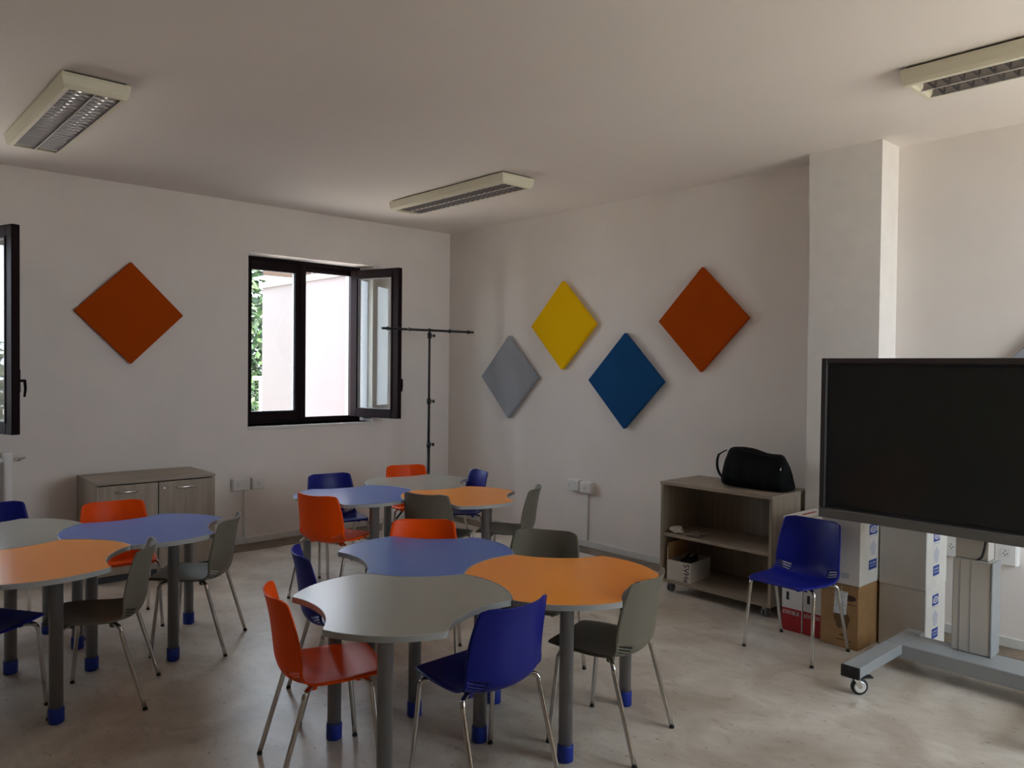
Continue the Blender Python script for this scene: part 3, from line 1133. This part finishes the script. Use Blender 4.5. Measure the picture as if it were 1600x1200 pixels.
# cut-down carton full of cables on the lower shelf
o = thing('cable_carton', 'cut-down white carton of black cables on the bottom shelf', 'carton', (-0.475, -3.575, 0.0985), 0.10)
bw, bd, bh = 0.098, 0.150, 0.145
bm = bmesh.new()
box(bm, (-bd, -bw, 0), (bd, bw, 0.004))
box(bm, (-bd, -bw, 0.004), (-bd + 0.004, bw, bh))
box(bm, (bd - 0.004, -bw, 0.004), (bd, bw, bh))
box(bm, (-bd + 0.004, -bw, 0.004), (bd - 0.004, -bw + 0.004, bh))
box(bm, (-bd + 0.004, bw - 0.004, 0.004), (bd - 0.004, bw, bh + 0.10))
obj('carton_body', bm, CARTW, o)
boxo('carton_flap', (-bd + 0.004, bw - 0.010, bh), (bd - 0.01, bw - 0.0045, bh + 0.125), CARTB, o)
text_mesh('SV', 0.066, PRINTKB, o, face_negx(-bd - 0.0006, -0.062, 0.104, -PI / 2))
text_mesh('He', 0.060, PRINTKB, o, face_negx(-bd - 0.0006, -0.062, 0.034, -PI / 2))
c = thing('cable_bundle', 'tangle of black cables heaped in the cut-down carton', 'cable', (-0.475, -3.575, 0.105), 0.10)
rnd = random.Random(3)
for k in range(9):
    pts = [(rnd.uniform(-0.11, 0.11), rnd.uniform(-0.06, 0.06), 0.05 + rnd.uniform(0, 0.10)) for _ in range(6)]
    tubeo('cable', catmull(pts, 6), 0.007, BLACKR, c, 7)
boxo('power_adapter', (-0.06, -0.05, 0.10), (0.05, 0.02, 0.14), BLACKR, c, 0.008, 2)


# ------------------------------------------------------------------ black holdall on the bookshelf
def holdall():
    t = thing('holdall_bag', 'black nylon holdall bag slumped on top of the bookshelf', 'bag', (-0.385, -4.065, 0.825), math.radians(2))
    # body: cross-sections along y (local), leaning; y from +0.23 (left in view) to -0.25
    secs = [  # y, half depth bottom, half depth top, height, z base
        (0.232, 0.030, 0.020, 0.205, 0.03),
        (0.222, 0.085, 0.035, 0.235, 0.006),
        (0.190, 0.125, 0.050, 0.275, 0.0),
        (0.120, 0.140, 0.055, 0.288, 0.0),
        (0.030, 0.145, 0.055, 0.275, 0.0),
        (-0.070, 0.145, 0.055, 0.258, 0.0),
        (-0.150, 0.142, 0.052, 0.256, 0.0),
        (-0.200, 0.136, 0.048, 0.247, 0.0),
        (-0.228, 0.122, 0.042, 0.205, 0.0),
        (-0.246, 0.095, 0.030, 0.120, 0.002),
        (-0.258, 0.040, 0.012, 0.045, 0.010),
    ]
    secs = catmull(secs, 3)
    rnd = random.Random(9)
    bm = bmesh.new()
    rings = []
    N = 28
    for (y, hb, ht, h, zb) in secs:
        ring = []
        for k in range(N):
            a = 2 * PI * k / N
            c, s = math.cos(a), math.sin(a)
            # superellipse pillow narrowing upward
            cc = abs(c) ** 0.65 * (1 if c >= 0 else -1)
            ss = abs(s) ** 0.55 * (1 if s >= 0 else -1)
            f = (ss + 1) / 2
            wdt = hb + (ht - hb) * f ** 1.6
            wob = 1 + 0.035 * math.sin(9 * y * 6 + 3 * a) + rnd.uniform(-0.012, 0.012)
            ring.append(bm.verts.new((cc * wdt * wob, y + 0.012 * math.sin(2 * a), zb + (h - zb) * f * (1 + 0.02 * math.sin(23 * y + a)))))
        rings.append(ring)
    for a, b in zip(rings, rings[1:]):
        for k in range(N):
            f = bm.faces.new((a[k], a[(k + 1) % N], b[(k + 1) % N], b[k]))
            f.smooth = True
    bm.faces.new(rings[0])
    bm.faces.new(rings[-1])
    bmesh.ops.recalc_face_normals(bm, faces=bm.faces)
    zmin = min(v.co.z for v in bm.verts)
    for v in bm.verts:
        v.co.z -= zmin
    obj('bag_body', bm, BLACKF, t, smooth=True)

    def strap(name, pts, w=0.016, th=0.003):
        pts = catmull(pts, 6)
        bm = bmesh.new()
        prev = None
        for i, p in enumerate(pts):
            p = Vector(p)
            q = Vector(pts[min(i + 1, len(pts) - 1)]) - Vector(pts[max(i - 1, 0)])
            q.normalize()
            sd = Vector((1, 0.15, 0))
            sd = (sd - q * sd.dot(q)).normalized()
            nn = q.cross(sd)
            cur = [bm.verts.new(p + sd * w * a + nn * th * b) for a, b in ((-1, -1), (1, -1), (1, 1), (-1, 1))]
            if prev:
                for k in range(4):
                    bm.faces.new((prev[k], prev[(k + 1) % 4], cur[(k + 1) % 4], cur[k]))
            else:
                bm.faces.new(cur)
            prev = cur
        bm.faces.new(list(reversed(prev)))
        bmesh.ops.recalc_face_normals(bm, faces=bm.faces)
        return obj(name, bm, BLACKF, t)
    strap('shoulder_strap', [(-0.05, 0.205, 0.255), (-0.06, 0.262, 0.215), (-0.06, 0.275, 0.15), (-0.06, 0.262, 0.095),
                             (-0.07, 0.225, 0.060), (-0.09, 0.175, 0.055)])
    strap('carry_handle', [(-0.02, -0.185, 0.235), (-0.04, -0.215, 0.205), (-0.05, -0.238, 0.165), (-0.06, -0.232, 0.125), (-0.07, -0.205, 0.10)], 0.010)
    strap('carry_handle', [(-0.065, 0.10, 0.270), (-0.085, 0.02, 0.262), (-0.085, -0.08, 0.245), (-0.06, -0.16, 0.235)], 0.010)
    bm = bmesh.new()
    tube(bm, [(-0.055, 0.258, 0.222), (-0.075, 0.262, 0.222)], 0.006, 8)
    obj('strap_ring', bm, CHROME, t)
    bm = bmesh.new()
    tube(bm, [(-0.075, -0.225, 0.175), (-0.095, -0.232, 0.150)], 0.004, 8)
    obj('strap_ring', bm, CHROME, t)
    return t


holdall()


# ------------------------------------------------------------------ cartons
def logo(parent, M, w, h):
    """blue label with a pale oval, flat print"""
    bm = bmesh.new()
    box(bm, (-w, -h, 0), (w, h, 0.0006))
    o = obj('logo_label', bm, PRINTB, parent)
    o.matrix_local = M
    bm = bmesh.new()
    N = 24
    out = [bm.verts.new((w * 0.82 * math.cos(2 * PI * k / N) + w * 0.06, h * 0.62 * math.sin(2 * PI * k / N), 0.0011)) for k in range(N)]
    inn = [bm.verts.new((w * 0.66 * math.cos(2 * PI * k / N) + w * 0.06, h * 0.42 * math.sin(2 * PI * k / N), 0.0011)) for k in range(N)]
    for k in range(N):
        bm.faces.new((out[k], out[(k + 1) % N], inn[(k + 1) % N], inn[k]))
    # unreadable word inside the oval
    for k in range(5):
        x = -w * 0.42 + k * w * 0.2
        box(bm, (x, -h * 0.2, 0.0007), (x + w * 0.11, h * (0.2 if k % 2 else 0.12), 0.0011))
    obj('logo_oval', bm, PRINTW, o)
    return o


def slab_print(name, parent, M, w, h, m, bars=None, mbar=None):
    bm = bmesh.new()
    box(bm, (-w, -h, 0), (w, h, 0.0006))
    o = obj(name, bm, m, parent)
    o.matrix_local = M
    if bars:
        bm = bmesh.new()
        for (x0, y0, x1, y1) in bars:
            box(bm, (x0 * w, y0 * h, 0.0007), (x1 * w, y1 * h, 0.0011))
        obj('lettering', bm, mbar, o)
    return o


def flower_print(parent, M, r, m):
    bm = bmesh.new()
    for k in range(5):
        a = 2 * PI * k / 5 + 0.3
        cx, cy = 0.42 * r * math.cos(a), 0.5 * r * math.sin(a)
        N = 14
        vs_ = [bm.verts.new((cx + 0.42 * r * math.cos(2 * PI * j / N) * (0.7 if k % 2 else 1), cy + 0.5 * r * math.sin(2 * PI * j / N), 0.0005 + 0.0001 * k)) for j in range(N)]
        bm.faces.new(vs_)
    o = obj('picture_print', bm, m, parent)
    o.matrix_local = M
    return o


def carton(label, x0, x1, y0, y1, z0, z1, m, kind):
    t = thing('carton', label, 'carton', ((x0 + x1) / 2, (y0 + y1) / 2, z0), 0, 'cartons stacked by the pillar')
    w, d, h = (x1 - x0) / 2, (y1 - y0) / 2, z1 - z0
    boxo('carton_body', (-w, -d, 0), (w, d, h), m, t, 0.004, 1)
    boxo('seam_tape', (-w - 0.0006, -0.0225, h - 0.06), (-w + 0.001, 0.0225, h - 0.002), m, t)
    if kind == 'white':
        fx = -0.01
        logo(t, face_negy(fx, -d - 0.0002, h * 0.80), 0.048, 0.032)
        slab_print('caption_line', t, face_negy(fx, -d - 0.0002, h * 0.685), 0.045, 0.003, PRINTG)
        flower_print(t, face_negy(fx, -d - 0.0002, h * 0.50), 0.052, PRINTG)
        slab_print('blue_label', t, face_negy(fx, -d - 0.0002, h * 0.265), 0.048, 0.030, PRINTB,
                   [(-0.8, 0.25, -0.1, 0.45), (0.0, 0.2, 0.7, 0.45), (-0.7, -0.35, 0.75, -0.2)], PRINTG)
    if kind == 'white1':
        fx = -0.012
        logo(t, face_negy(fx, -d - 0.0002, h * 0.79), 0.055, 0.031)
        slab_print('caption_line', t, face_negy(fx, -d - 0.0002, h * 0.69), 0.052, 0.003, PRINTG)
        flower_print(t, face_negy(fx, -d - 0.0002, h * 0.51), 0.050, PRINTG)
        slab_print('blue_label', t, face_negy(fx, -d - 0.0002, h * 0.275), 0.055, 0.029, PRINTB,
                   [(-0.8, 0.25, -0.1, 0.45), (0.0, 0.2, 0.7, 0.45), (-0.7, -0.35, 0.75, -0.2)], PRINTG)
        slab_print('handling_marks', t, face_negx(-w - 0.0002, -0.03, h * 0.13), 0.025, 0.016, PRINTG)
        slab_print('faint_print', t, face_negx(-w - 0.0002, 0.06, h * 0.62), 0.020, 0.05, PRINTG)
    if kind == 'brown':
        bm = bmesh.new()
        N = 20
        bm.faces.new([bm.verts.new((0.042 * math.cos(2 * PI * k / N), 0.018 * math.sin(2 * PI * k / N), 0.0006)) for k in range(N)])
        q = obj('oval_print', bm, PRINTK, t)
        q.matrix_local = face_negx(-w - 0.0002, -0.060, h * 0.80)
        slab_print('caption_line', t, face_negx(-w - 0.0002, -0.075, h * 0.70), 0.030, 0.003, PRINTTAN)
        flower_print(t, face_negx(-w - 0.0002, -0.015, h * 0.44), 0.062, PRINTTAN)
        slab_print('caption_line', t, face_negx(-w - 0.0002, -0.025, h * 0.20), 0.020, 0.006, PRINTTAN)
        slab_print('caption_line', t, face_negx(-w - 0.0002, -0.030, h * 0.125), 0.048, 0.003, PRINTTAN)
    return t


carton('brown cardboard carton on the floor behind the lone blue chair', -0.784, -0.417, -4.985, -4.752, 0.0, 0.383, CARTB, 'brown')
carton('white carton with blue labels stacked on the brown cardboard one', -0.787, -0.420, -4.990, -4.752, 0.3835, 0.795, CARTW, 'white1')
carton('white carton with blue labels on the floor behind the screen stand', -0.535, -0.225, -5.268, -4.998, 0.0, 0.374, CARTW, 'white')
carton('upper white carton with blue labels, half hidden under the screen edge', -0.540, -0.215, -5.268, -4.998, 0.3745, 0.760, CARTW, 'white')


def red_carton(label, x0, x1, y0, y1, h):
    t = thing('red_white_carton', label, 'carton', ((x0 + x1) / 2, (y0 + y1) / 2, 0), 0, 'tall red and white cartons')
    w, d = (x1 - x0) / 2, (y1 - y0) / 2
    boxo('carton_body', (-w, -d, 0), (w, d, h), PRINTW, t, 0.003, 1)
    M = face_negx(-w - 0.0002, 0, 0.075)
    slab_print('red_band', t, M, d - 0.002, 0.072, REDP)
    bars = []
    rnd = random.Random(int(y0 * 1000))
    x = -0.85
    while x < 0.75:
        wd = rnd.uniform(0.08, 0.17)
        bars.append((x, 0.38, x + wd * 0.55, 0.86))
        bars.append((x, 0.36 if rnd.random() < 0.5 else 0.76, x + wd, 0.48 if rnd.random() < 0.5 else 0.86))
        x += wd + 0.06
    bm = bmesh.new()
    for (a, b, c, e) in bars:
        if e > b:
            box(bm, (a * d, 0.015 + b * 0.05, 0.0007), (c * d, 0.015 + e * 0.05, 0.0012))
    q = obj('lettering', bm, PRINTW, t)
    q.matrix_local = M
    slab_print('black_mark', t, face_negx(-w - 0.0002, 0.028, 0.225), 0.009, 0.026, PRINTKB)
    slab_print('red_lid_print', t, Matrix.Translation((0, 0, h)), w - 0.12, 0.010, REDP)
    return t


red_carton('tall red and white carton beside the bookshelf', -0.75, -0.335, -4.614, -4.478, 0.732)
red_carton('tall red and white carton next to the brown cardboard one', -0.745, -0.335, -4.748, -4.617, 0.725)


# ------------------------------------------------------------------ interactive display and its trolley
YC = -5.575
d_ = thing('interactive_display', 'large dark interactive display screen at the right edge', 'screen', (-0.93, YC, 0.80))
HW, HT = 0.765, 0.935
bm = bmesh.new()
box(bm, (-0.022, -HW, 0.058), (0.06, -HW + 0.032, HT), 0.003, 1)
box(bm, (-0.022, HW - 0.032, 0.058), (0.06, HW, HT), 0.003, 1)
box(bm, (-0.022, -HW + 0.032, HT - 0.030), (0.06, HW - 0.032, HT), 0.003, 1)
box(bm, (0.03, -HW + 0.01, 0.05), (0.07, HW - 0.01, HT - 0.01), 0.003, 1)
obj('bezel', bm, BEZEL, d_)
boxo('lower_bar', (-0.026, -HW, 0.0), (0.06, HW, 0.056), BEZELB, d_, 0.005, 2)
boxo('screen_glass', (-0.014, -HW + 0.033, 0.0585), (0.029, HW - 0.033, HT - 0.031), SCREEN, d_)
bm = bmesh.new()
frame_ring(bm, -HW + 0.034, HW - 0.034, 0.060, HT - 0.032, 0.012, -0.001, 0.0)
bmesh.ops.rotate(bm, verts=bm.verts, cent=(0, 0, 0), matrix=Matrix.Rotation(PI / 2, 3, 'Z'))
for v in bm.verts:
    v.co.x -= 0.0155
obj('screen_border', bm, BLACKM, d_)
tubeo('power_cable', catmull([(0.04, -0.10, -0.002), (0.10, -0.075, -0.07), (0.15, -0.045, -0.125), (0.18, 0.0, -0.14), (0.20, 0.02, -0.135)], 6), 0.006, BLACKR, d_, 8)

s_ = thing('display_stand', 'grey steel trolley stand with casters under the big screen', 'stand', (0, YC, 0))
bm = bmesh.new()
box(bm, (-0.785, -0.097, 0.160), (-0.665, 0.088, 0.660), 0.006, 2)
obj('lower_column', bm, STEELW, s_)
bm = bmesh.new()
box(bm, (-0.787, -0.004, 0.165), (-0.7855, 0.000, 0.655))
box(bm, (-0.787, 0.048, 0.165), (-0.7855, 0.052, 0.655))
obj('column_groove', bm, STEELG, s_)
boxo('column_edge', (-0.790, -0.108, 0.160), (-0.660, -0.0975, 0.662), STEELG, s_, 0.003, 1)
boxo('upper_column', (-0.772, -0.080, 0.661), (-0.678, 0.080, 1.50), STEELW, s_, 0.005, 2)
boxo('mount_plate', (-0.858, -0.28, 1.02), (-0.773, 0.28, 1.48), STEELG, s_, 0.003, 1)
boxo('cross_beam', (-0.925, -0.535, 0.080), (-0.690, 0.378, 0.158), STEELG, s_, 0.004, 1)
for yc in (0.332, -0.489):
    ar = boxo('base_arm', (-1.455, yc - 0.046, 0.105), (-0.926, yc + 0.046, 0.1585), STEELG, s_, 0.003, 1)
    boxo('rear_arm', (-0.6895, yc - 0.046, 0.105), (-0.60, yc + 0.046, 0.1585), STEELG, s_, 0.003, 1)
    boxo('end_cap', (-1.468, yc - 0.048, 0.100), (-1.4555, yc + 0.048, 0.161), BLACKR, ar, 0.003, 1)
    for cx in (-1.405, -0.655):
        k = boxo('caster', (-0.024, -0.024, 0.090), (0.024, 0.024, 0.1045), CHROME, s_, 0.003, 1)
        k.location = (cx, yc, 0)
        k.rotation_euler = (0, 0, math.radians(-42))
        wx = 0.022
        latheo('tyre', [(0.030, -0.012), (0.040, -0.011), (0.043, -0.006), (0.043, 0.006), (0.040, 0.011), (0.030, 0.012)], BLACKR, k, 28, (wx, 0, 0.043), 'Y')
        latheo('hub', [(0.026, -0.0150), (0.031, -0.0125), (0.031, 0.0125), (0.026, 0.0150)], RIBM, k, 24, (wx, 0, 0.043), 'Y')
        bm = bmesh.new()
        for sd in (-0.0185, 0.0185):
            vs_ = [(-0.018, 0.091), (0.016, 0.091), (wx + 0.010, 0.040), (wx - 0.006, 0.036)]
            a_ = [bm.verts.new((x, sd - 0.0015, z)) for x, z in vs_]
            b_ = [bm.verts.new((x, sd + 0.0015, z)) for x, z in vs_]
            bm.faces.new(a_)
            bm.faces.new(list(reversed(b_)))
            for q in range(4):
                bm.faces.new((a_[q], b_[q], b_[(q + 1) % 4], a_[(q + 1) % 4]))
        bmesh.ops.recalc_face_normals(bm, faces=bm.faces)
        obj('fork', bm, CHROME, k)
        boxo('brake_pedal', (0.012, -0.020, 0.088), (0.088, 0.020, 0.0965), BLACKR, k, 0.003, 1)


# ------------------------------------------------------------------ wall sockets
def socket_box(label, wall, u0, u1, z0, z1, depth, kind):
    w, h = (u1 - u0) / 2, (z1 - z0) / 2
    rot = 0.0 if wall == 'A' else -PI / 2
    loc = ((u0 + u1) / 2, 0, (z0 + z1) / 2) if wall == 'A' else (0, (u0 + u1) / 2, (z0 + z1) / 2)
    t = thing('wall_socket', label, 'socket', loc, rot, 'surface-mounted wall sockets')
    # local: x along the wall, -y out of the wall
    boxo('back_box', (-w, -depth, -h), (w, 0, h), WHITEP, t, 0.005, 2)
    boxo('cover_plate', (-w + 0.004, -depth - 0.006, -h + 0.004), (w - 0.004, -depth - 0.0002, h - 0.004), WHITEP, t, 0.003, 1)
    if kind == 'triple':
        for k, cx in enumerate((-w * 0.45, w * 0.05, w * 0.45)):
            mo = boxo('module', (cx - w * 0.2, -depth - 0.0085, -h * 0.5), (cx + w * 0.2, -depth - 0.0062, h * 0.5), WHITEP, t, 0.001, 1)
            if k == 0:
                bm = bmesh.new()
                for zz in (-0.012, 0, 0.012):
                    lathe(bm, [(0.0035, 0.0), (0.0035, -0.001)], 10, (cx, -depth - 0.0085, zz), 'Y')
                obj('pin_hole', bm, DARKHOLE, mo)
    else:
        mo = boxo('module', (-0.024, -depth - 0.0085, -0.024), (0.024, -depth - 0.0062, 0.024), WHITEP, t, 0.003, 1)
        bm = bmesh.new()
        for (px, pz) in ((0, 0.012), (-0.01, -0.004), (0.01, -0.004), (0, -0.014)):
            lathe(bm, [(0.0035, 0.0), (0.0035, -0.001)], 10, (px, -depth - 0.0085, pz), 'Y')
        obj('pin_hole', bm, DARKHOLE, mo)


def trunking(label, wall, u, z0, z1, w=0.011):
    bm = bmesh.new()
    if wall == 'A':
        box(bm, (u - w, -0.014, z0), (u + w, 0, z1), 0.002, 1)
    else:
        box(bm, (-0.014, u - w, z0), (0, u + w, z1), 0.002, 1)
    tag(obj('cable_trunking', bm, WHITEP), label, 'trunking')


socket_box('wide socket box under the window, left of the pair', 'A', -2.500, -2.335, 0.503, 0.615, 0.045, 'triple')
socket_box('small socket box under the window, right of the pair', 'A', -2.320, -2.195, 0.503, 0.612, 0.045, 'single')
trunking('thin white cable trunking running down below the window sockets', 'A', -2.372, 0.063, 0.502)
socket_box('left socket box of the pair below the diamond panels', 'B', -2.052, -1.895, 0.512, 0.618, 0.050, 'triple')
socket_box('right socket box of the pair below the diamond panels', 'B', -2.205, -2.062, 0.508, 0.612, 0.050, 'single')
trunking('white cable trunking below the sockets under the diamond panels', 'B', -2.118, 0.063, 0.507, 0.014)
socket_box('socket box behind the screen stand, beside the white cartons', 'B', -5.290, -5.195, 0.500, 0.640, 0.055, 'single')
socket_box('socket box behind the screen stand, next to the black cable', 'B', -5.600, -5.480, 0.505, 0.66, 0.060, 'single')


# ------------------------------------------------------------------ radiator under the left window
t = thing('radiator', 'white column radiator at the left edge below the window', 'radiator', (-4.872, -0.09, 0))
for k in range(13):
    x = -0.64 + k * 0.105
    bm = bmesh.new()
    box(bm, (x - 0.032, -0.045, 0.16), (x + 0.032, 0.045, 0.98), 0.02, 3)
    obj('radiator_column', bm, WHITEM, t)
bm = bmesh.new()
for z in (0.24, 0.92):
    tube(bm, [(-0.66, 0, z), (0.64, 0, z)], 0.022, 10)
obj('header_pipe', bm, WHITEM, t)
bm = bmesh.new()
tube(bm, [(0.64, 0, 0.92), (0.70, 0, 0.92)], 0.014, 10)
tube(bm, [(0.70, -0.005, 0.92), (0.735, -0.005, 0.935)], 0.009, 8)
obj('bleed_valve', bm, CHROME, t)
bm = bmesh.new()
for x in (-0.5, 0.5):
    box(bm, (x - 0.02, -0.03, 0.0), (x + 0.02, 0.03, 0.17))
obj('foot_bracket', bm, WHITEM, t)


# ------------------------------------------------------------------ black crossbar stand in the corner
t = thing('backdrop_stand', 'black T-shaped backdrop stand in the room corner', 'stand', (-0.70, -0.58, 0), math.radians(-2))
tubeo('lower_pole', [(0, 0, 0.12), (0, 0, 0.86)], 0.0165, BLACKM, t, 12)
tubeo('middle_pole', [(0, 0, 0.86), (0, 0, 1.30)], 0.0135, BLACKM, t, 12)
tubeo('upper_pole', [(0, 0, 1.30), (0, 0, 2.045)], 0.0115, BLACKM, t, 12)
for z in (0.87, 1.31, 1.975):
    c = latheo('collar', [(0.022, -0.028), (0.022, 0.028)], BLACKM, t, 14, (0, 0, z))
    bm = bmesh.new()
    tube(bm, [(0.015, 0, z), (0.045, -0.01, z)], 0.006, 8)
    lathe(bm, [(0.018, 0.0), (0.018, 0.010)], 10, (0.043, -0.01, z), 'X')
    obj('clamp_knob', bm, BLACKM, c)
cb = tubeo('crossbar', [(-0.555, 0, 2.028), (0.555, 0, 2.028)], 0.012, BLACKM, t, 12)
for x in (-0.49, -0.25, 0.0, 0.25, 0.49):
    latheo('bar_ring', [(0.020, -0.006), (0.020, 0.006)], BLACKM, cb, 14, (x, 0, 2.028), 'X')
for k in range(3):
    a = 2 * PI * k / 3 + 0.4
    tubeo('tripod_leg', [(0.02 * math.cos(a), 0.02 * math.sin(a), 0.50), (0.40 * math.cos(a), 0.40 * math.sin(a), 0.012)], 0.010, BLACKM, t, 8)
    tubeo('brace', [(0.02 * math.cos(a), 0.02 * math.sin(a), 0.17), (0.20 * math.cos(a), 0.20 * math.sin(a), 0.262)], 0.006, BLACKM, t, 6)
